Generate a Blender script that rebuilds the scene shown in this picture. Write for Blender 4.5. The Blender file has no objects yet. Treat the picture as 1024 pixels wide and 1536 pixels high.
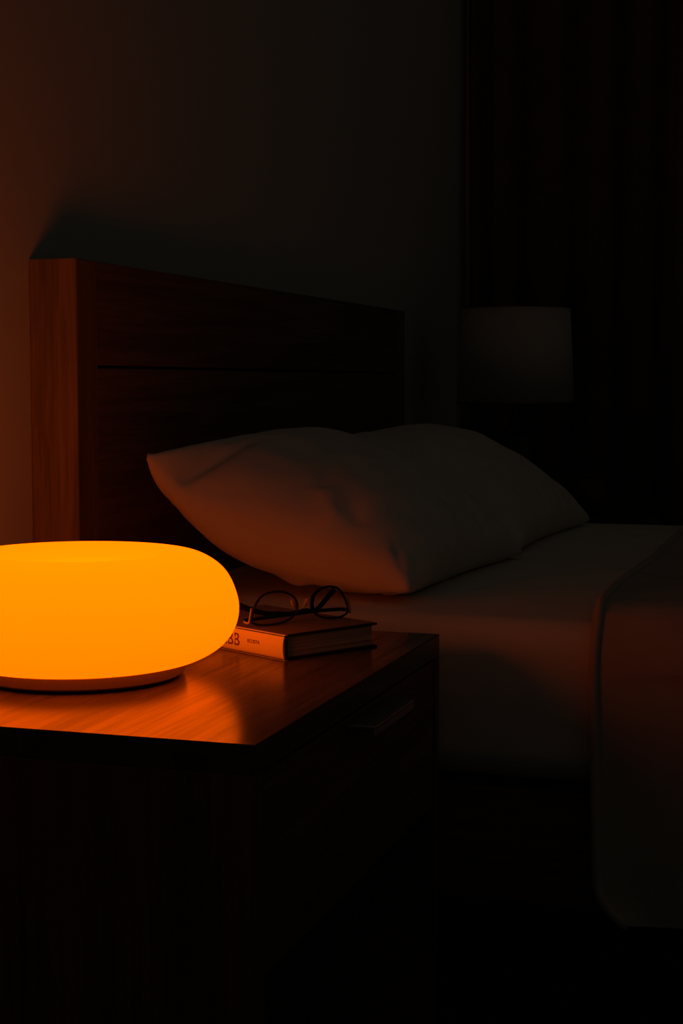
import bpy, bmesh, math, random
from mathutils import Vector, Matrix, noise

random.seed(4)
PI = math.pi
SC = bpy.context.scene
COL = SC.collection

# ------------------------------------------------------------------ helpers
def link(name, bm, mat, parent=None, smooth=False, loc=None):
    me = bpy.data.meshes.new(name)
    bmesh.ops.recalc_face_normals(bm, faces=bm.faces)
    bm.to_mesh(me); bm.free()
    if smooth:
        for p in me.polygons: p.use_smooth = True
    o = bpy.data.objects.new(name, me)
    COL.objects.link(o)
    if mat: me.materials.append(mat)
    if parent: o.parent = parent
    if loc: o.location = loc
    return o

def thing(name, label, cat, loc=(0, 0, 0), rz=0.0, group=None):
    o = bpy.data.objects.new(name, None); COL.objects.link(o)
    o.empty_display_size = 0.05
    o.location = loc; o.rotation_euler = (0, 0, rz)
    return tag(o, label, cat, group)

def tag(o, label, cat, group=None):
    o['label'] = label; o['category'] = cat
    if group: o['group'] = group
    return o

def structure(o):
    o['kind'] = 'structure'
    return o

def box(x0, x1, y0, y1, z0, z1, bevel=0.0, seg=2):
    bm = bmesh.new()
    bmesh.ops.create_cube(bm, size=1.0)
    for v in bm.verts:
        v.co = Vector(((x0 + x1) / 2 + v.co.x * (x1 - x0), (y0 + y1) / 2 + v.co.y * (y1 - y0), (z0 + z1) / 2 + v.co.z * (z1 - z0)))
    if bevel:
        bmesh.ops.bevel(bm, geom=bm.edges[:], offset=bevel, segments=seg, profile=0.5, affect='EDGES')
    return bm

def join_bm(*bms):
    out = bmesh.new()
    for b in bms:
        me = bpy.data.meshes.new('tmp'); b.to_mesh(me); b.free()
        out.from_mesh(me); bpy.data.meshes.remove(me)
    return out

def lathe(profile, n=96, cap=True):
    bm = bmesh.new(); rings = []
    for r, z in profile:
        if r < 1e-5:
            rings.append([bm.verts.new((0, 0, z))])
        else:
            rings.append([bm.verts.new((r * math.cos(2 * PI * k / n), r * math.sin(2 * PI * k / n), z)) for k in range(n)])
    for a, b in zip(rings, rings[1:]):
        for k in range(n):
            k2 = (k + 1) % n
            if len(a) == 1 and len(b) == 1: continue
            if len(a) == 1: bm.faces.new((a[0], b[k], b[k2]))
            elif len(b) == 1: bm.faces.new((a[k], a[k2], b[0]))
            else: bm.faces.new((a[k], a[k2], b[k2], b[k]))
    if cap:
        for rg in (rings[0], rings[-1]):
            if len(rg) > 1: bm.faces.new(rg)
    return bm

def spline(pts, per=8, closed=False):
    P = [Vector(p) for p in pts]; n = len(P); out = []
    rng = range(n) if closed else range(n - 1)
    for i in rng:
        if closed:
            a, b, c, d = P[(i - 1) % n], P[i], P[(i + 1) % n], P[(i + 2) % n]
        else:
            a, b, c, d = P[max(i - 1, 0)], P[i], P[i + 1], P[min(i + 2, n - 1)]
        for k in range(per):
            t = k / per
            out.append(0.5 * ((2 * b) + (c - a) * t + (2 * a - 5 * b + 4 * c - d) * t * t + (3 * b - a - 3 * c + d) * t ** 3))
    if not closed: out.append(P[-1].copy())
    return out

def tube(path, radius, closed=False, n=10, squash=(1.0, 1.0), up=Vector((0, 1, 0))):
    """sweep an ellipse along a path; radius is a number or a list"""
    bm = bmesh.new(); rings = []; N = len(path)
    for i, p in enumerate(path):
        if closed: t = path[(i + 1) % N] - path[(i - 1) % N]
        else: t = path[min(i + 1, N - 1)] - path[max(i - 1, 0)]
        t.normalize()
        a = up - t * up.dot(t)
        if a.length < 1e-4: a = Vector((0, 0, 1)) - t * t.z
        a.normalize(); b = t.cross(a)
        r = radius[i] if isinstance(radius, (list, tuple)) else radius
        rings.append([bm.verts.new(p + a * (r * squash[0] * math.cos(2 * PI * k / n)) + b * (r * squash[1] * math.sin(2 * PI * k / n))) for k in range(n)])
    pairs = list(zip(rings, rings[1:])) + ([(rings[-1], rings[0])] if closed else [])
    for A, B in pairs:
        for k in range(n):
            bm.faces.new((A[k], A[(k + 1) % n], B[(k + 1) % n], B[k]))
    if not closed:
        bm.faces.new(rings[0]); bm.faces.new(rings[-1])
    return bm

def grid_surface(fn, nu, nv):
    bm = bmesh.new()
    V = [[bm.verts.new(fn(i / nu, j / nv)) for j in range(nv + 1)] for i in range(nu + 1)]
    for i in range(nu):
        for j in range(nv):
            bm.faces.new((V[i][j], V[i + 1][j], V[i + 1][j + 1], V[i][j + 1]))
    return bm, V

# ------------------------------------------------------------------ materials
class NT:
    def __init__(self, name):
        self.m = bpy.data.materials.new(name); self.m.use_nodes = True
        self.t = self.m.node_tree; self.t.nodes.clear()
        self.out = self.n('ShaderNodeOutputMaterial')
    def n(self, kind, **kw):
        nd = self.t.nodes.new(kind)
        for k, v in kw.items():
            if k in nd.inputs: nd.inputs[k].default_value = v
            else: setattr(nd, k, v)
        return nd
    def l(self, a, b): self.t.links.new(a, b)

def c4(c): return (c[0], c[1], c[2], 1.0)

def mat_plain(name, col, rough=0.6, spec=0.3, metal=0.0, bump=0.0, bscale=200.0, var=0.0):
    N = NT(name); p = N.n('ShaderNodeBsdfPrincipled')
    p.inputs['Base Color'].default_value = c4(col); p.inputs['Roughness'].default_value = rough
    p.inputs['Metallic'].default_value = metal; p.inputs['Specular IOR Level'].default_value = spec
    tc = N.n('ShaderNodeTexCoord')
    nz = N.n('ShaderNodeTexNoise'); nz.inputs['Scale'].default_value = bscale; nz.inputs['Detail'].default_value = 4
    N.l(tc.outputs['Object'], nz.inputs['Vector'])
    if var:
        r = N.n('ShaderNodeValToRGB')
        r.color_ramp.elements[0].position = 0.3; r.color_ramp.elements[1].position = 0.7
        r.color_ramp.elements[0].color = c4([x * (1 - var) for x in col]); r.color_ramp.elements[1].color = c4([min(1, x * (1 + var)) for x in col])
        N.l(nz.outputs['Fac'], r.inputs['Fac']); N.l(r.outputs['Color'], p.inputs['Base Color'])
    if bump:
        b = N.n('ShaderNodeBump'); b.inputs['Strength'].default_value = bump; b.inputs['Distance'].default_value = 0.002
        N.l(nz.outputs['Fac'], b.inputs['Height']); N.l(b.outputs['Normal'], p.inputs['Normal'])
    N.l(p.outputs[0], N.out.inputs[0])
    return N.m

def mat_wood(name, dark, light, axis='Y', rough=0.3, spec=0.5, scale=1.0, spec_var=0.0):
    """walnut with the grain running along one axis"""
    N = NT(name); p = N.n('ShaderNodeBsdfPrincipled')
    tc = N.n('ShaderNodeTexCoord'); mp = N.n('ShaderNodeMapping')
    long_, wide = 2.0 * scale, 45.0 * scale
    mp.inputs['Scale'].default_value = {'X': (long_, wide, wide), 'Y': (wide, long_, wide), 'Z': (wide, wide, long_)}[axis]
    N.l(tc.outputs['Object'], mp.inputs['Vector'])
    n1 = N.n('ShaderNodeTexNoise'); n1.inputs['Scale'].default_value = 1.0; n1.inputs['Detail'].default_value = 6; n1.inputs['Distortion'].default_value = 0.6
    N.l(mp.outputs[0], n1.inputs['Vector'])
    n2 = N.n('ShaderNodeTexNoise'); n2.inputs['Scale'].default_value = 4.5; n2.inputs['Detail'].default_value = 3
    N.l(mp.outputs[0], n2.inputs['Vector'])
    mx = N.n('ShaderNodeMath', operation='MULTIPLY_ADD'); mx.inputs[1].default_value = 0.35
    N.l(n2.outputs['Fac'], mx.inputs[0]); 
    ml = N.n('ShaderNodeMath', operation='MULTIPLY'); ml.inputs[1].default_value = 0.65
    N.l(n1.outputs['Fac'], ml.inputs[0]); N.l(ml.outputs[0], mx.inputs[2])
    r = N.n('ShaderNodeValToRGB'); e = r.color_ramp.elements
    e[0].position = 0.36; e[0].color = c4(dark); e[1].position = 0.62; e[1].color = c4(light)
    N.l(mx.outputs[0], r.inputs['Fac']); N.l(r.outputs['Color'], p.inputs['Base Color'])
    rr = N.n('ShaderNodeMapRange'); rr.inputs['From Min'].default_value = 0.3; rr.inputs['From Max'].default_value = 0.7
    rr.inputs['To Min'].default_value = rough + 0.10; rr.inputs['To Max'].default_value = rough - 0.02
    N.l(mx.outputs[0], rr.inputs['Value']); N.l(rr.outputs[0], p.inputs['Roughness'])
    p.inputs['Specular IOR Level'].default_value = spec
    if spec_var:      # open pores shine less than the polished wood between them
        sv = N.n('ShaderNodeMapRange'); sv.inputs['From Min'].default_value = 0.38; sv.inputs['From Max'].default_value = 0.56
        sv.inputs['To Min'].default_value = spec - spec_var; sv.inputs['To Max'].default_value = spec
        N.l(mx.outputs[0], sv.inputs['Value']); N.l(sv.outputs[0], p.inputs['Specular IOR Level'])
    b = N.n('ShaderNodeBump'); b.inputs['Strength'].default_value = 0.25; b.inputs['Distance'].default_value = 0.0006
    N.l(mx.outputs[0], b.inputs['Height']); N.l(b.outputs['Normal'], p.inputs['Normal'])
    N.l(p.outputs[0], N.out.inputs[0])
    return N.m

def mat_fabric(name, col, weave=900.0, bump=0.25, var=0.06, sheen=0.0, fold=0.0):
    N = NT(name); p = N.n('ShaderNodeBsdfPrincipled')
    p.inputs['Roughness'].default_value = 0.9; p.inputs['Specular IOR Level'].default_value = 0.1
    if sheen: p.inputs['Sheen Weight'].default_value = sheen
    tc = N.n('ShaderNodeTexCoord')
    w1 = N.n('ShaderNodeTexWave'); w1.bands_direction = 'Y'; w1.inputs['Scale'].default_value = weave / 6
    w2 = N.n('ShaderNodeTexWave'); w2.bands_direction = 'Z'; w2.inputs['Scale'].default_value = weave / 6
    for w in (w1, w2):
        w.inputs['Distortion'].default_value = 1.0; N.l(tc.outputs['Object'], w.inputs['Vector'])
    ad = N.n('ShaderNodeMath', operation='ADD'); N.l(w1.outputs['Fac'], ad.inputs[0]); N.l(w2.outputs['Fac'], ad.inputs[1])
    nz = N.n('ShaderNodeTexNoise'); nz.inputs['Scale'].default_value = 14; nz.inputs['Detail'].default_value = 5
    N.l(tc.outputs['Object'], nz.inputs['Vector'])
    r = N.n('ShaderNodeValToRGB'); e = r.color_ramp.elements
    e[0].position = 0.3; e[1].position = 0.7
    e[0].color = c4([x * (1 - var) for x in col]); e[1].color = c4([min(1, x * (1 + var)) for x in col])
    N.l(nz.outputs['Fac'], r.inputs['Fac']); N.l(r.outputs['Color'], p.inputs['Base Color'])
    b = N.n('ShaderNodeBump'); b.inputs['Strength'].default_value = bump; b.inputs['Distance'].default_value = 0.0004
    N.l(ad.outputs[0], b.inputs['Height'])
    if fold:
        mp = N.n('ShaderNodeMapping'); mp.inputs['Scale'].default_value = (30, 30, 5)
        N.l(tc.outputs['Object'], mp.inputs['Vector'])
        n3 = N.n('ShaderNodeTexNoise'); n3.inputs['Scale'].default_value = 1.0; n3.inputs['Detail'].default_value = 3
        N.l(mp.outputs[0], n3.inputs['Vector'])
        b2 = N.n('ShaderNodeBump'); b2.inputs['Strength'].default_value = fold; b2.inputs['Distance'].default_value = 0.006
        N.l(n3.outputs['Fac'], b2.inputs['Height']); N.l(b.outputs['Normal'], b2.inputs['Normal']); N.l(b2.outputs['Normal'], p.inputs['Normal'])
    else:
        N.l(b.outputs['Normal'], p.inputs['Normal'])
    N.l(p.outputs[0], N.out.inputs[0])
    return N.m

LAMP_EMIT = (1.78, 0.168, 0.0)
def mat_glow():
    """milky diffuser: glows evenly, and lets the bulb inside shine through"""
    N = NT('glowing_diffuser')
    em = N.n('ShaderNodeEmission'); em.inputs['Color'].default_value = c4(LAMP_EMIT); em.inputs['Strength'].default_value = 1.0
    tr = N.n('ShaderNodeBsdfTranslucent'); tr.inputs['Color'].default_value = (0.5, 0.45, 0.02, 1)
    ad = N.n('ShaderNodeAddShader')
    N.l(em.outputs[0], ad.inputs[0]); N.l(tr.outputs[0], ad.inputs[1]); N.l(ad.outputs[0], N.out.inputs[0])
    return N.m

def mat_lens():
    N = NT('lens_glass')
    tr = N.n('ShaderNodeBsdfTransparent'); tr.inputs['Color'].default_value = (0.93, 0.93, 0.93, 1)
    gl = N.n('ShaderNodeBsdfGlossy'); gl.inputs['Roughness'].default_value = 0.02
    fr = N.n('ShaderNodeFresnel'); fr.inputs['IOR'].default_value = 1.18
    mx = N.n('ShaderNodeMixShader')
    N.l(fr.outputs[0], mx.inputs[0]); N.l(tr.outputs[0], mx.inputs[1]); N.l(gl.outputs[0], mx.inputs[2]); N.l(mx.outputs[0], N.out.inputs[0])
    return N.m

def mat_pages():
    N = NT('page_edges'); p = N.n('ShaderNodeBsdfPrincipled'); p.inputs['Roughness'].default_value = 0.9
    tc = N.n('ShaderNodeTexCoord'); mp = N.n('ShaderNodeMapping'); mp.inputs['Scale'].default_value = (2, 2, 900)
    nz = N.n('ShaderNodeTexNoise'); nz.inputs['Scale'].default_value = 1.0
    N.l(tc.outputs['Object'], mp.inputs[0]); N.l(mp.outputs[0], nz.inputs['Vector'])
    r = N.n('ShaderNodeValToRGB'); e = r.color_ramp.elements
    e[0].position = 0.35; e[0].color = (0.30, 0.22, 0.13, 1); e[1].position = 0.6; e[1].color = (0.60, 0.50, 0.36, 1)
    N.l(nz.outputs['Fac'], r.inputs['Fac']); N.l(r.outputs['Color'], p.inputs['Base Color']); N.l(p.outputs[0], N.out.inputs[0])
    return N.m

DK, LT = (0.095, 0.045, 0.022), (0.21, 0.105, 0.055)
TD, TL = (0.050, 0.039, 0.022), (0.115, 0.092, 0.055)
M = dict(
    wall=mat_plain('painted_wall', (0.56, 0.55, 0.50), 0.85, 0.15, bump=0.08, bscale=350),
    floor=mat_plain('dark_floor', (0.012, 0.009, 0.007), 0.8, 0.1, bump=0.2, bscale=90, var=0.3),
    wood_y=mat_wood('walnut_grain_along', TD, TL, 'Y', 0.20, 0.30, spec_var=0.14),
    wood_z=mat_wood('walnut_grain_upright', DK, LT, 'Z', 0.45, 0.25),
    wood_dy=mat_wood('walnut_drawer_grain', DK, LT, 'Y', 0.45, 0.25),
    hb_z=mat_wood('headboard_post_wood', (0.11, 0.07, 0.038), (0.20, 0.13, 0.072), 'Z', 0.5, 0.25),
    hb_lit_end=mat_wood('headboard_lamplit_end_wood', (0.20, 0.155, 0.095), (0.40, 0.31, 0.19), 'Z', 0.5, 0.25),  # paler than the posts: lamplight on the end face put into the colour
    hb_y=mat_wood('headboard_board_wood', (0.10, 0.062, 0.034), (0.19, 0.12, 0.068), 'Y', 0.5, 0.2),
    rail=mat_wood('bed_rail_wood', DK, LT, 'X', 0.5, 0.2),
    gap=mat_plain('dark_groove', (0.004, 0.003, 0.002), 0.9, 0.0),
    sheet=mat_fabric('white_cotton_sheet', (0.74, 0.70, 0.62), 900, 0.15, 0.04),
    pillow=mat_fabric('white_cotton_pillowcase', (0.72, 0.68, 0.60), 900, 0.15, 0.04, fold=0.0),
    blanket=mat_fabric('taupe_blanket', (0.46, 0.40, 0.34), 900, 0.12, 0.10, fold=0.25),
    curtain=mat_fabric('dark_curtain', (0.13, 0.085, 0.065), 700, 0.2, 0.15),
    glow=mat_glow(),
    plastic=mat_plain('white_plastic', (0.20, 0.16, 0.14), 0.5, 0.4),
    rubber=mat_plain('black_rubber', (0.01, 0.01, 0.01), 0.8, 0.1),
    metal=mat_plain('brushed_metal', (0.55, 0.55, 0.53), 0.35, 0.5, metal=1.0, bump=0.05, bscale=400),
    rim=mat_plain('black_frame_metal', (0.012, 0.010, 0.009), 0.35, 0.4),
    hinge=mat_plain('polished_hinge_metal', (0.32, 0.30, 0.27), 0.4, 0.5, metal=0.5),
    tip=mat_plain('black_acetate', (0.008, 0.007, 0.006), 0.3, 0.4),
    pad=mat_plain('clear_nose_pad', (0.5, 0.45, 0.38), 0.3, 0.5),
    lens=mat_lens(),
    jacket=mat_plain('pale_book_spine', (0.74, 0.72, 0.60), 0.55, 0.3, bump=0.05, bscale=300),
    cover=mat_plain('brown_book_cover', (0.22, 0.16, 0.10), 0.5, 0.35, bump=0.1, bscale=260, var=0.12),
    board=mat_plain('dark_cover_edge', (0.03, 0.022, 0.016), 0.7, 0.2),
    ink=mat_plain('brown_ink', (0.16, 0.07, 0.03), 0.7, 0.1),
    pages=mat_pages(),
    shade=mat_fabric('linen_lampshade', (0.52, 0.50, 0.45), 700, 0.3, 0.05),
    ceramic=mat_plain('dark_brown_ceramic', (0.045, 0.026, 0.018), 0.35, 0.4),
    brass=mat_plain('dull_brass', (0.12, 0.08, 0.04), 0.4, 0.5, metal=0.8),
    clay=mat_plain('brown_clay', (0.10, 0.055, 0.035), 0.6, 0.3),
)

# ------------------------------------------------------------------ the room
XW = -1.037          # wall behind the headboard
YB = 4.40            # far wall with the curtain
structure(link('wall_left', box(XW - 0.12, XW, -1.2, YB + 0.12, 0, 2.6), M['wall']))
structure(link('wall_back', box(XW, 2.6, YB, YB + 0.12, 0, 2.6), M['wall']))
structure(link('floor', box(XW - 0.12, 2.6, -1.2, YB + 0.12, -0.10, 0), M['floor']))

# ------------------------------------------------------------------ curtain on the far wall
def curtain_mesh():
    peaks = [-1.005, -0.94, -0.800, -0.665, -0.545, -0.450, -0.33, -0.20, -0.07, 0.06, 0.2, 0.34, 0.47, 0.6, 0.74, 0.87, 1.0]
    x0, x1 = -1.020, 1.02
    def depth(x, zz):
        lo = max([p for p in peaks if p <= x], default=peaks[0]); hi = min([p for p in peaks if p > x], default=peaks[-1])
        t = 0 if hi == lo else (x - lo) / (hi - lo)
        w = hi - lo
        c = abs(math.cos(PI * t)) ** 0.55
        amp = min(0.085, 0.55 * w + 0.01)
        return amp * c * (0.85 + 0.15 * math.sin(3.1 * x * 4 + zz))
    def f(u, v):
        z = 0.015 + 2.5 * v
        x = x0 + (x1 - x0) * u + 0.006 * math.sin(2.1 * z + 9 * u)
        return (x, YB - 0.022 - depth(x0 + (x1 - x0) * u, z), z)
    bm, V = grid_surface(f, 360, 24)
    return bm
cu = link('curtain', curtain_mesh(), M['curtain'], smooth=True)
cu.modifiers.new('cloth', 'SOLIDIFY').thickness = 0.003
tag(cu, 'dark brown full-length curtain hanging in folds on the far wall behind the shaded lamp', 'curtain')

# ------------------------------------------------------------------ nightstands
NX0, NX1, NY0, NY1, NH = -1.030, -0.465, 1.227, 1.850, 0.55
def make_nightstand(label):
    cx, cy = (NX0 + NX1) / 2, (NY0 + NY1) / 2
    t = thing('nightstand', label, 'nightstand', (cx, cy, 0), 0)
    hx, hy = (NX1 - NX0) / 2, (NY1 - NY0) / 2
    th, sp = 0.026, 0.019
    link('tabletop', box(-hx, hx, -hy, hy, NH - th, NH, 0.0012), M['wood_y'], t)
    for s in (-1, 1):
        y0, y1 = (-hy, -hy + sp) if s < 0 else (hy - sp, hy)
        link('side_panel', box(-hx, hx, y0, y1, 0, NH - th, 0.001), M['wood_z'], t)
    link('back_panel', box(-hx, -hx + 0.012, -hy + sp, hy - sp, 0.05, NH - th, 0.0005), M['wood_z'], t)
    link('bottom_panel', box(-hx + 0.012, hx - 0.03, -hy + sp, hy - sp, 0.345, 0.358, 0.0005), M['wood_y'], t)
    g = 0.0035
    d = link('drawer', box(hx - 0.024, hx - 0.002, -hy + sp + g, hy - sp - g, 0.345, NH - th - g, 0.0012), M['wood_dy'], t)
    # bar handle: flat lip that juts out from the drawer front
    yc0, yc1 = 1.478 - cy, 1.622 - cy
    hb = join_bm(box(hx - 0.002, hx + 0.030, yc0, yc1, 0.512, 0.516, 0.001), box(hx + 0.0262, hx + 0.030, yc0, yc1, 0.5055, 0.5158, 0.001))
    link('handle', hb, M['metal'], d)
    return t
ns = make_nightstand('dark walnut nightstand in the foreground carrying the glowing round lamp')
def copy_tree(root):
    r = root.copy(); COL.objects.link(r)
    for ch in list(root.children):
        c = ch.copy(); COL.objects.link(c); c.parent = r
        for g in list(ch.children):
            d = g.copy(); COL.objects.link(d); d.parent = c
    return r
ns2 = copy_tree(ns); ns2.location.y += 2.335
tag(ns2, 'dark nightstand on the far side of the bed under the shaded lamp', 'nightstand')

# ------------------------------------------------------------------ bed frame with headboard
HX0, HX1, HY0, HY1, HT = XW + 0.001, -0.969, 1.901, 3.520, 1.013
bed = thing('bed_frame', 'dark wooden bed frame with tall two-board headboard against the wall', 'bed', (0, (HY0 + HY1) / 2, 0))
by = (HY0 + HY1) / 2
SW = 0.062
for s in (0, 1):
    y0, y1 = (HY0, HY0 + SW) if s == 0 else (HY1 - SW, HY1)
    po = link('headboard_post', box(HX0, HX1, y0 - by + (0.004 if s == 0 else 0), y1 - by - (0.004 if s else 0), 0, HT, 0.0015), M['hb_z'], bed)
    ye = (y0 - by, y0 - by + 0.0045) if s == 0 else (y1 - by - 0.0045, y1 - by)  # added thin sheet over the post end, its paler colour stands for lamplight
    link('lamplit_end', box(HX0, HX1, ye[0], ye[1], 0, HT, 0.001), M['hb_lit_end'], po)['label'] = 'added sheet on the post end, coloured lighter for the lamplight'
link('headboard_board', box(HX0 + 0.004, HX1 - 0.0005, HY0 + SW - by, HY1 - SW - by, 0.8745, HT, 0.0012), M['hb_y'], bed)
link('headboard_board', box(HX0 + 0.004, HX1 - 0.0005, HY0 + SW - by, HY1 - SW - by, 0.25, 0.8705, 0.0012), M['hb_y'], bed)
link('headboard_backing', box(HX0 + 0.005, HX1 - 0.006, HY0 + SW - by, HY1 - SW - by, 0.869, 0.876), M['gap'], bed)
for s in (0, 1):
    y0, y1 = (1.934, 1.962) if s == 0 else (3.372, 3.40)
    link('side_rail', box(HX1, 1.03, y0 - by, y1 - by, 0.20, 0.345, 0.004), M['rail'], bed)
link('foot_rail', box(1.03, 1.058, 1.934 - by, 3.40 - by, 0.20, 0.345, 0.004), M['rail'], bed)
for x in (0.98,):
    for y in (1.964, 3.33):
        link('bed_leg', box(x, x + 0.045, y - by, y - by + 0.045, 0, 0.20, 0.003), M['rail'], bed)
link('slat_base', box(HX1 + 0.002, 1.03, 1.962 - by, 3.372 - by, 0.30, 0.342), M['rail'], bed)

# ------------------------------------------------------------------ mattress in its sheet
MX0, MX1, MY0, MY1, MZ0, MZ1 = -0.966, 1.02, 1.931, 3.405, 0.352, 0.556
def mattress_mesh():
    bm = box(MX0, MX1, MY0, MY1, MZ0, MZ1)
    bmesh.ops.bevel(bm, geom=bm.edges[:], offset=0.045, segments=10, profile=0.5, affect='EDGES')
    return bm
mt = link('mattress', mattress_mesh(), M['sheet'], smooth=True)
tag(mt, 'thick mattress in a white fitted sheet on the dark bed frame', 'mattress')

# ------------------------------------------------------------------ blanket over the foot part
BX0 = -0.292
def blanket_mesh():
    yo0, yo1, zt = 1.906, 3.43, 0.578
    prof = [(yo0 - 0.004, 0.200), (yo0 - 0.002, 0.30), (yo0, 0.42), (yo0 + 0.002, 0.49), (yo0 + 0.013, 0.536), (yo0 + 0.044, 0.568), (yo0 + 0.10, 0.577)]
    prof += [(yo0 + 0.09 + k * (yo1 - yo0 - 0.18) / 6, zt) for k in range(1, 6)]
    prof += [(yo1 - 0.09, 0.577), (yo1 - 0.036, 0.571), (yo1 - 0.012, 0.545), (yo1, 0.50), (yo1, 0.42), (yo1, 0.30), (yo1, 0.24)]
    P = spline([(0, y, z) for y, z in prof], 10)
    n = len(P) - 1
    x1 = 1.028
    def f(u, v):
        j = v * n; i = int(min(j, n - 1)); t = j - i
        p = P[i].lerp(P[i + 1], t)
        xe = BX0
        hang = max(0.0, 0.50 - p.z)
        near = p.y < 2.3
        # the loose edge bows a little and its lower corner is rounded off
        xe += 0.022 * hang * 3 * 0.55
        if near:
            k = max(0.0, (0.248 - p.z) / 0.048)
            xe += 0.036 * k ** 2.0
        x = xe + (x1 - xe) * (u ** 1.6)
        y, z = p.y, p.z
        edge = math.exp(-((x - xe) / 0.028) ** 2)
        if hang > 0 and near:
            y -= 0.010 * hang * (math.sin(26 * x + 1.0) + 0.6 * math.sin(47 * x + 2 * z * 4)) * 1.2
            y -= 0.007 * edge * min(1, hang * 6)
        elif z > 0.56:
            z += 0.0035 * math.sin(7 * x + 3 * y) * math.sin(5 * y + 1) + 0.005 * edge
            z += 0.004 * noise.noise(Vector((x * 5, y * 5, 2)))
        if near and z < 0.5:
            y += 0.006 * noise.noise(Vector((x * 16, 1.0, z * 5)))
        return (x, min(y, 9), z)
    bm, V = grid_surface(f, 110, 150)
    edge_path = [v.co.copy() for v in V[0]]
    return bm, edge_path
blm, hem_path = blanket_mesh()
bl = link('blanket', blm, M['blanket'], smooth=True)
sm = bl.modifiers.new('cloth', 'SOLIDIFY'); sm.thickness = 0.014; sm.offset = -1
bv = bl.modifiers.new('soft', 'BEVEL'); bv.width = 0.005; bv.segments = 3; bv.limit_method = 'ANGLE'; bv.angle_limit = math.radians(50)
link('hem', tube([p + Vector((0.0035, 0, -0.001)) for p in hem_path], 0.0065, n=12, up=Vector((1, 0, 0))), M['blanket'], bl, smooth=True)
tag(bl, 'taupe blanket laid over the foot half of the bed and hanging down its side', 'blanket')

# ------------------------------------------------------------------ pillows
def pillow_mesh(nf, ff, nb, fb, T, seed, creases, tb=0.85, sag=(0.0, 0.0), ex=0.40, exv=0.0):
    """nf/ff = front corners (near, far), nb/fb = back corners up on the headboard"""
    nf, ff, nb, fb = map(Vector, (nf, ff, nb, fb))
    nrm = (nb - nf).cross(ff - nf).normalized()
    if nrm.z < 0: nrm = -nrm
    NU, NV = 100, 80
    bm = bmesh.new()
    def point(u, v, side):
        U, W = 2 * u - 1, 2 * v - 1
        a, b = 1 - U * U, 1 - W * W
        # seams draw in between the corners
        uu = 0.5 + 0.5 * U * (1 - 0.10 * b * abs(U) ** 2)
        vv = 0.5 + 0.5 * W * (1 - 0.085 * a * abs(W) ** 2)
        p = (nf * (1 - uu) + ff * uu) * (1 - vv) + (nb * (1 - uu) + fb * uu) * vv
        p = p - nrm * (b ** 0.8 * (0.12 + 1.5 * v) * (sag[0] * (1 - u) ** 2.5 + sag[1] * u ** 2.5))
        h = (max(a, 0) ** (ex + exv * v)) * (max(b, 0) ** 0.46)
        t = T * (1.0 if side > 0 else tb) * h
        if side > 0 or True:
            w = 0.0
            for (cu, cv, ang, ln, wd, am) in creases:
                dx, dy = u - cu, v - cv
                al = dx * math.cos(ang) + dy * math.sin(ang); ac = -dx * math.sin(ang) + dy * math.cos(ang)
                if 0 < al < ln * 1.6:
                    fall = math.sin(min(1, al / (0.25 * ln)) * PI / 2) * max(0, 1 - al / (1.6 * ln))
                    w += am * math.exp(-(ac / wd) ** 2) * fall
            w += 0.006 * noise.noise(Vector((u * 4, v * 4, seed))) + 0.0025 * noise.noise(Vector((u * 11, v * 9, seed + 3)))
            t += w * min(1, h * 2.2)
        q = p + nrm * (t * side)
        # resting on the mattress and against the headboard
        zb = MZ1 + 0.002
        if q.z < zb: q.z = zb + 0.0005 * (1 + side)
        if q.x < HX1 + 0.003: q.x = HX1 + 0.003
        return q
    top = [[bm.verts.new(point(i / NU, j / NV, 1)) for j in range(NV + 1)] for i in range(NU + 1)]
    bot = [[top[i][j] if i in (0, NU) or j in (0, NV) else bm.verts.new(point(i / NU, j / NV, -1)) for j in range(NV + 1)] for i in range(NU + 1)]
    for i in range(NU):
        for j in range(NV):
            bm.faces.new((top[i][j], top[i + 1][j], top[i + 1][j + 1], top[i][j + 1]))
            q = (bot[i][j], bot[i][j + 1], bot[i + 1][j + 1], bot[i + 1][j])
            try: bm.faces.new(q)
            except ValueError: pass
    return bm
CR1 = [(0.0, 0.0, 0.45, 0.13, 0.02, -0.007), (0.0, 0.03, 0.95, 0.12, 0.015, -0.006), (0.0, 0.88, -0.08, 0.22, 0.028, -0.022), (0.0, 0.97, -0.05, 0.24, 0.03, 0.014),
       (0.0, 0.86, -1.2, 0.12, 0.02, -0.007), (0.05, 0.36, 0.9, 0.17, 0.028, 0.008), (0.08, 0.28, 0.9, 0.15, 0.028, -0.006), (0.14, 0.5, 0.3, 0.18, 0.03, -0.005), (0.5, 0.03, 1.6, 0.22, 0.03, -0.006),
       (0.66, 0.03, 1.5, 0.26, 0.03, -0.007), (0.8, 0.03, 1.7, 0.24, 0.025, -0.006), (0.97, 0.03, 2.2, 0.35, 0.03, -0.008), (0.04, 0.12, 0.0, 0.16, 0.02, -0.004)]
CR2 = [(0.45, 0.03, 1.5, 0.3, 0.03, -0.007), (0.66, 0.03, 1.65, 0.28, 0.03, -0.007), (0.98, 0.02, 2.3, 0.35, 0.03, -0.009), (0.82, 0.03, 1.7, 0.22, 0.025, -0.006), (0.97, 0.97, 3.8, 0.3, 0.03, -0.008)]
p1 = link('pillow', pillow_mesh((-0.549, 2.020, 0.577), (-0.522, 2.650, 0.566), (-0.905, 1.972, 0.756), (-0.895, 2.675, 0.750), 0.097, 1.0, CR1, 0.85, (0.052, 0.01), 0.38, 0.09), M['pillow'], smooth=True)
tag(p1, 'plump white pillow nearest the glowing lamp, its near end lit orange', 'pillow')
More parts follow.
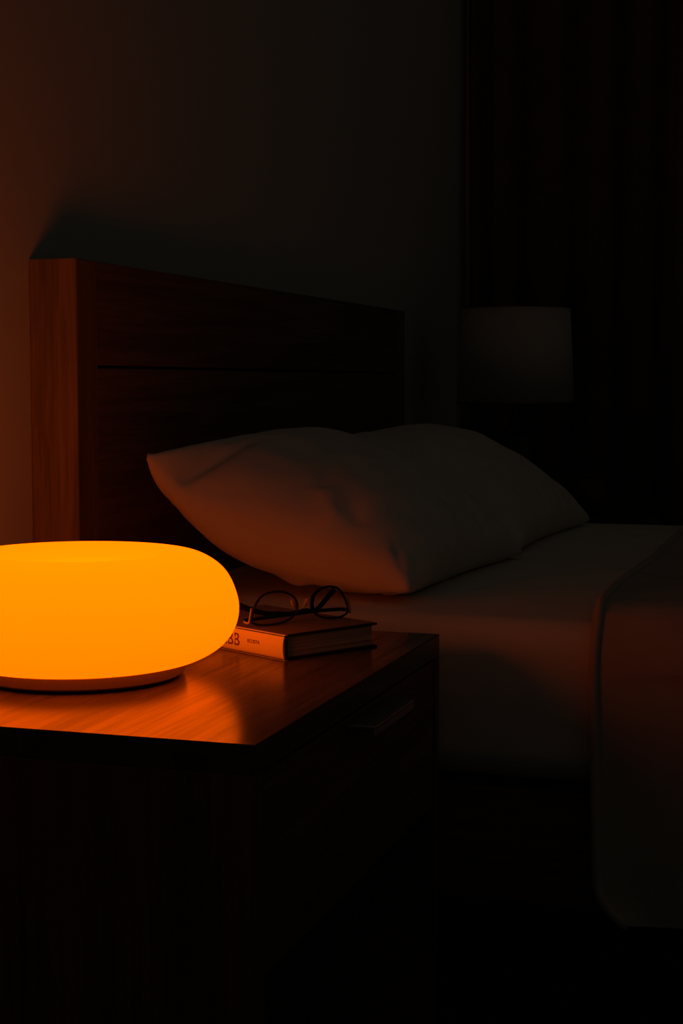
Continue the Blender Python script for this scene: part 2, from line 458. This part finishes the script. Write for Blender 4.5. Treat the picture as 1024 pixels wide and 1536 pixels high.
p2 = link('pillow', pillow_mesh((-0.535, 2.680, 0.566), (-0.512, 3.315, 0.566), (-0.90, 2.70, 0.745), (-0.89, 3.36, 0.745), 0.088, 7.0, CR2, 0.85, (0.02, 0.0), 0.34), M['pillow'], smooth=True)
tag(p2, 'plump white pillow in shadow on the far half of the bed, beyond the lit pillow', 'pillow')

# ------------------------------------------------------------------ glowing round lamp
LX, LY = -0.749, 1.470
lamp = thing('table_lamp', 'glowing orange doughnut-shaped lamp with a dimpled top on the near nightstand', 'lamp', (LX, LY, NH))
prof = spline([(0.0, 0, 0.1080), (0.030, 0, 0.1084), (0.052, 0, 0.1115), (0.076, 0, 0.1225), (0.102, 0, 0.1288), (0.128, 0, 0.1235), (0.1505, 0, 0.106), (0.1622, 0, 0.077), (0.1600, 0, 0.053), (0.148, 0, 0.0345), (0.128, 0, 0.0218), (0.109, 0, 0.0168), (0.09, 0, 0.0162)], 8)
link('diffuser', lathe([(max(p.x, 0), p.z) for p in prof], 128, cap=False), M['glow'], lamp, smooth=True)
link('base_ring', lathe([(0.09, 0.0035), (0.1035, 0.0035), (0.1068, 0.0055), (0.1092, 0.0160), (0.108, 0.0176), (0.09, 0.0176)], 96), M['plastic'], lamp)
link('foot', lathe([(0.0, 0.0), (0.100, 0.0), (0.1005, 0.0036), (0.0, 0.0036)], 64, cap=False), M['rubber'], lamp)
bulb_d = bpy.data.lights.new('bulb', 'AREA'); bulb_d.shape = 'DISK'; bulb_d.size = 0.19; bulb_d.energy = 0.115; bulb_d.color = (1.0, 0.72, 0.0)
bulb = bpy.data.objects.new('bulb', bulb_d); COL.objects.link(bulb); bulb.parent = lamp; bulb.location = (0, 0, 0.032); bulb.rotation_euler = (PI, 0, 0)

# ------------------------------------------------------------------ book
BT = 0.0280
bang = math.atan2(0.866, 0.5)           # local +x runs from the spine to the fore edge
bk = thing('book', 'pale-spined hardcover book lying flat beside the glowing lamp under the eyeglasses', 'book', (-0.5805, 1.6135, NH), bang)
W, L, ct = 0.142, 0.200, 0.0026          # local y runs along the spine (away from the near corner)
def spine_bm():
    bm = bmesh.new(); A = []; 
    for k in range(9):
        t = k / 8; z = t * BT
        x = 0.004 - 0.0035 * math.sin(PI * t) ** 0.6
        A.append((bm.verts.new((x, 0, z)), bm.verts.new((x, L, z)), bm.verts.new((0.0075, 0, z)), bm.verts.new((0.0075, L, z))))
    for a, b in zip(A, A[1:]):
        bm.faces.new((a[0], a[1], b[1], b[0])); bm.faces.new((a[2], b[2], b[3], a[3]))
        bm.faces.new((a[0], b[0], b[2], a[2])); bm.faces.new((a[1], a[3], b[3], b[1]))
    for e in (A[0], A[-1]): bm.faces.new((e[0], e[1], e[3], e[2]))
    return bm
sp_ = link('spine', spine_bm(), M['jacket'], bk)
link('spine_lining', box(0.0030, 0.0078, -0.0004, L + 0.0004, 0.0008, BT - 0.0008, 0.0003), M['board'], sp_)
link('front_cover', box(0.0072, W, 0, L, BT - ct, BT, 0.0008), M['board'], bk)
link('cover_paper', box(0.0055, W - 0.002, 0.002, L - 0.002, BT - 0.0004, BT + 0.0004), M['cover'], bk)
link('back_cover', box(0.0072, W, 0, L, 0, ct, 0.0008), M['board'], bk)
link('page_block', box(0.0070, W - 0.005, 0.004, L - 0.004, ct, BT - ct, 0.0004), M['pages'], bk)
def lettering(name, body, size, y, z, ax):
    c = bpy.data.curves.new('tmp_text', 'FONT'); c.body = body; c.size = size; c.extrude = 0.00025; c.align_x = 'CENTER'; c.align_y = 'CENTER'
    o = bpy.data.objects.new('tmp_text', c); COL.objects.link(o)
    dg = bpy.context.evaluated_depsgraph_get()
    me = bpy.data.meshes.new_from_object(o.evaluated_get(dg)); bpy.data.objects.remove(o)
    me.transform(Matrix.Translation((ax, y, z)) @ Matrix(((0, 0, -1, 0), (-1, 0, 0, 0), (0, 1, 0, 0), (0, 0, 0, 1))))
    me.materials.clear(); me.materials.append(M['ink'])
    for v in me.vertices:        # follow the rounded spine
        v.co.x += 0.004 - 0.0035 * math.sin(PI * min(max(v.co.z / BT, 0), 1)) ** 0.6
    ob = bpy.data.objects.new(name, me); COL.objects.link(ob); ob.parent = bk
    return ob
lettering('title_lettering', 'EBB', 0.0200, 0.0905, BT * 0.50, -0.0001)['label'] = 'large brown spine title lettering'
lettering('author_lettering', 'ECOSTA', 0.0056, 0.050, BT * 0.55, -0.0001)['label'] = 'small brown spine lettering'

# ------------------------------------------------------------------ eyeglasses, folded, standing upside down on the book
gang = math.atan2(0.822, 0.57)
gl = thing('eyeglasses', 'black thin-rimmed eyeglasses standing upside down on the book', 'eyeglasses', (-0.5875, 1.7095, NH + BT + 0.0016), gang)
TILT = math.radians(6)
def G(x, y, z): # lean the front back a little
    x *= 1.05; z *= 0.87
    return Vector((x, y + 0.0055 * (x / 0.068) ** 2 + z * math.sin(TILT), z * math.cos(TILT)))
OUT = [(0.0125, 0.0105), (0.0088, 0.020), (0.0120, 0.0325), (0.0235, 0.0405), (0.0375, 0.0420), (0.0500, 0.0385), (0.0585, 0.0290), (0.0640, 0.0160), (0.0655, 0.0060), (0.0560, 0.0006), (0.0400, 0.0000), (0.0240, 0.0030)]
for s in (-1, 1):
    bow = lambda x: 0.0022 * (abs(x) / 0.065) ** 2
    ring = spline([G(s * x, bow(x), z) for x, z in OUT], 7, closed=True)
    rim = link('rim', tube(ring, 0.0013, closed=True, n=8), M['rim'], gl, smooth=True)
    bm = bmesh.new()
    cen = sum(ring, Vector()) / len(ring)
    fr = [[bm.verts.new(cen + (p - cen) * k + Vector((0, -0.0018 * (1 - k * k) + dy, 0))) for p in ring] for k in (0.35, 0.7, 0.99) for dy in (-0.0006,)]
    bk_ = [[bm.verts.new(cen + (p - cen) * k + Vector((0, -0.0018 * (1 - k * k) + 0.0006, 0))) for p in ring] for k in (0.35, 0.7, 0.99)]
    n = len(ring)
    for R in (fr, bk_):
        for A, B in zip(R, R[1:]):
            for k in range(n): bm.faces.new((A[k], A[(k + 1) % n], B[(k + 1) % n], B[k]))
        bm.faces.new(R[0])
    for k in range(n): bm.faces.new((fr[-1][k], fr[-1][(k + 1) % n], bk_[-1][(k + 1) % n], bk_[-1][k]))
    link('lens', bm, M['lens'], gl, smooth=True)
    ep = spline([G(s * 0.0642, 0.0008, 0.0230), G(s * 0.0664, 0.0010, 0.0120), G(s * 0.0680, 0.0015, 0.0045), G(s * 0.0700, 0.0045, 0.0040), G(s * 0.0700, 0.0085, 0.0055)], 5)
    link('hinge', tube(ep, 0.0014, n=8, up=Vector((0, 0, 1)), squash=(1.3, 0.8)), M['hinge'], gl, smooth=True)
    pp = spline([G(s * 0.0105, 0.001, 0.016), G(s * 0.0095, 0.006, 0.018), G(s * 0.0085, 0.0085, 0.021)], 5)
    pad_arm = tube(pp, 0.0005, n=6)
    bm2 = bmesh.new(); bmesh.ops.create_uvsphere(bm2, u_segments=12, v_segments=8, radius=1.0, matrix=Matrix.Translation(G(s * 0.008, 0.0092, 0.022)) @ Matrix.Rotation(s * 0.5, 4, 'Y') @ Matrix.Diagonal((0.0015, 0.0035, 0.0062, 1)))
    link('nose_pad', join_bm(pad_arm, bm2), M['pad'], gl, smooth=True)
    yy = 0.0095 if s < 0 else 0.0150
    ra = spline([G(s * 0.0700, 0.0080, 0.0055), G(s * 0.0640, yy, 0.0068), G(s * 0.0300, yy + 0.001, 0.0085), G(-s * 0.0080, yy + 0.001, 0.0095), G(-s * 0.0230, yy + 0.0005, 0.0110)], 8)
    tp = link('temple', tube(ra, 0.0013, n=8, squash=(0.8, 1.7)), M['rim'], gl, smooth=True)
    if s < 0: tipp = [(0.0220, 0.0108), (0.030, 0.0160), (0.0420, 0.0270), (0.0520, 0.0355)]
    else: tipp = [(-0.0220, 0.0108), (-0.040, 0.0125), (-0.060, 0.0200), (-0.0790, 0.0300)]
    tt = spline([G(x, yy + 0.0005, z) for x, z in tipp], 8)
    link('temple_tip', tube(tt, [0.0018 + 0.0008 * i / len(tt) for i in range(len(tt))], n=10, squash=(0.8, 1.5)), M['tip'], tp, smooth=True)
br = spline([G(-0.0112, 0.0004, 0.0125), G(-0.006, -0.001, 0.0150), G(0.0, -0.0014, 0.0158), G(0.006, -0.001, 0.0150), G(0.0112, 0.0004, 0.0125)], 6)
link('bridge', tube(br, 0.0015, n=8), M['rim'], gl, smooth=True)

# ------------------------------------------------------------------ far bedside lamp
fl = thing('table_lamp', 'unlit lamp with a pale drum shade on the far nightstand before the curtain', 'lamp', (-0.781, 3.85, NH))
sh = lathe([(0.142, 0.252), (0.131, 0.482)], 72, cap=False)
so = link('lamp_shade', sh, M['shade'], fl, smooth=True)
so.modifiers.new('cloth', 'SOLIDIFY').thickness = 0.003
for rr, zz in ((0.142, 0.252), (0.131, 0.482)):
    link('shade_ring', tube([Vector((rr * math.cos(2 * PI * k / 64), rr * math.sin(2 * PI * k / 64), zz)) for k in range(64)], 0.002, closed=True, n=6, up=Vector((0, 0, 1))), M['brass'], so, smooth=True)
link('shade_bracket', tube([Vector((-0.130, 0, 0.472)), Vector((0.130, 0, 0.472))], 0.0015, n=6), M['brass'], so, smooth=True)
pb = spline([(0.0, 0, 0.0), (0.062, 0, 0.0), (0.066, 0, 0.008), (0.056, 0, 0.03), (0.054, 0, 0.08), (0.050, 0, 0.13), (0.036, 0, 0.175), (0.018, 0, 0.205), (0.0135, 0, 0.225), (0.0, 0, 0.225)], 5)
link('lamp_base', lathe([(max(p.x, 0), p.z) for p in pb], 48, cap=False), M['ceramic'], fl, smooth=True)
link('lamp_stem', lathe([(0.0, 0.224), (0.009, 0.224), (0.009, 0.30), (0.006, 0.305), (0.006, 0.472), (0.0, 0.476)], 24, cap=False), M['brass'], fl)

# small vessel beside it
vp = spline([(0.0, 0, 0.0), (0.030, 0, 0.0), (0.040, 0, 0.015), (0.044, 0, 0.04), (0.036, 0, 0.066), (0.024, 0, 0.078), (0.027, 0, 0.088), (0.023, 0, 0.087), (0.020, 0, 0.078), (0.03, 0, 0.06), (0.036, 0, 0.04), (0.0, 0, 0.01)], 5)
vs = link('vase', lathe([(max(p.x, 0), p.z) for p in vp], 40, cap=False), M['clay'], smooth=True, loc=(-0.575, 3.70, NH))
tag(vs, 'small dim rounded brown vase on the far nightstand, half hidden by the far pillow', 'vase')

# ------------------------------------------------------------------ light: faint night ambience plus the lamp itself
w = bpy.data.worlds.new('night_ambience'); SC.world = w; w.use_nodes = True
bg = w.node_tree.nodes['Background']; bg.inputs['Color'].default_value = (1.0, 0.88, 0.71, 1); bg.inputs['Strength'].default_value = 0.0128

# ------------------------------------------------------------------ camera
cam_d = bpy.data.cameras.new('camera'); cam = bpy.data.objects.new('camera', cam_d); COL.objects.link(cam)
cam_d.sensor_fit = 'VERTICAL'; cam_d.sensor_height = 36.0; cam_d.lens = 36.0 * 2400.0 / 1536.0
cam_d.clip_start = 0.05
cam.location = (0, 0, 0.85)
cam.rotation_euler = (math.radians(90 - 4.5976), 0, math.radians(17.648))
SC.camera = cam

SC.view_settings.view_transform = 'Standard'; SC.view_settings.look = 'None'
SC.view_settings.exposure = 0.0; SC.view_settings.gamma = 1.0; SC.view_settings.use_curve_mapping = False
SC.cycles.use_denoising = True
SC.cycles.max_bounces = 8; SC.cycles.diffuse_bounces = 4
SC.cycles.sample_clamp_indirect = 4.0
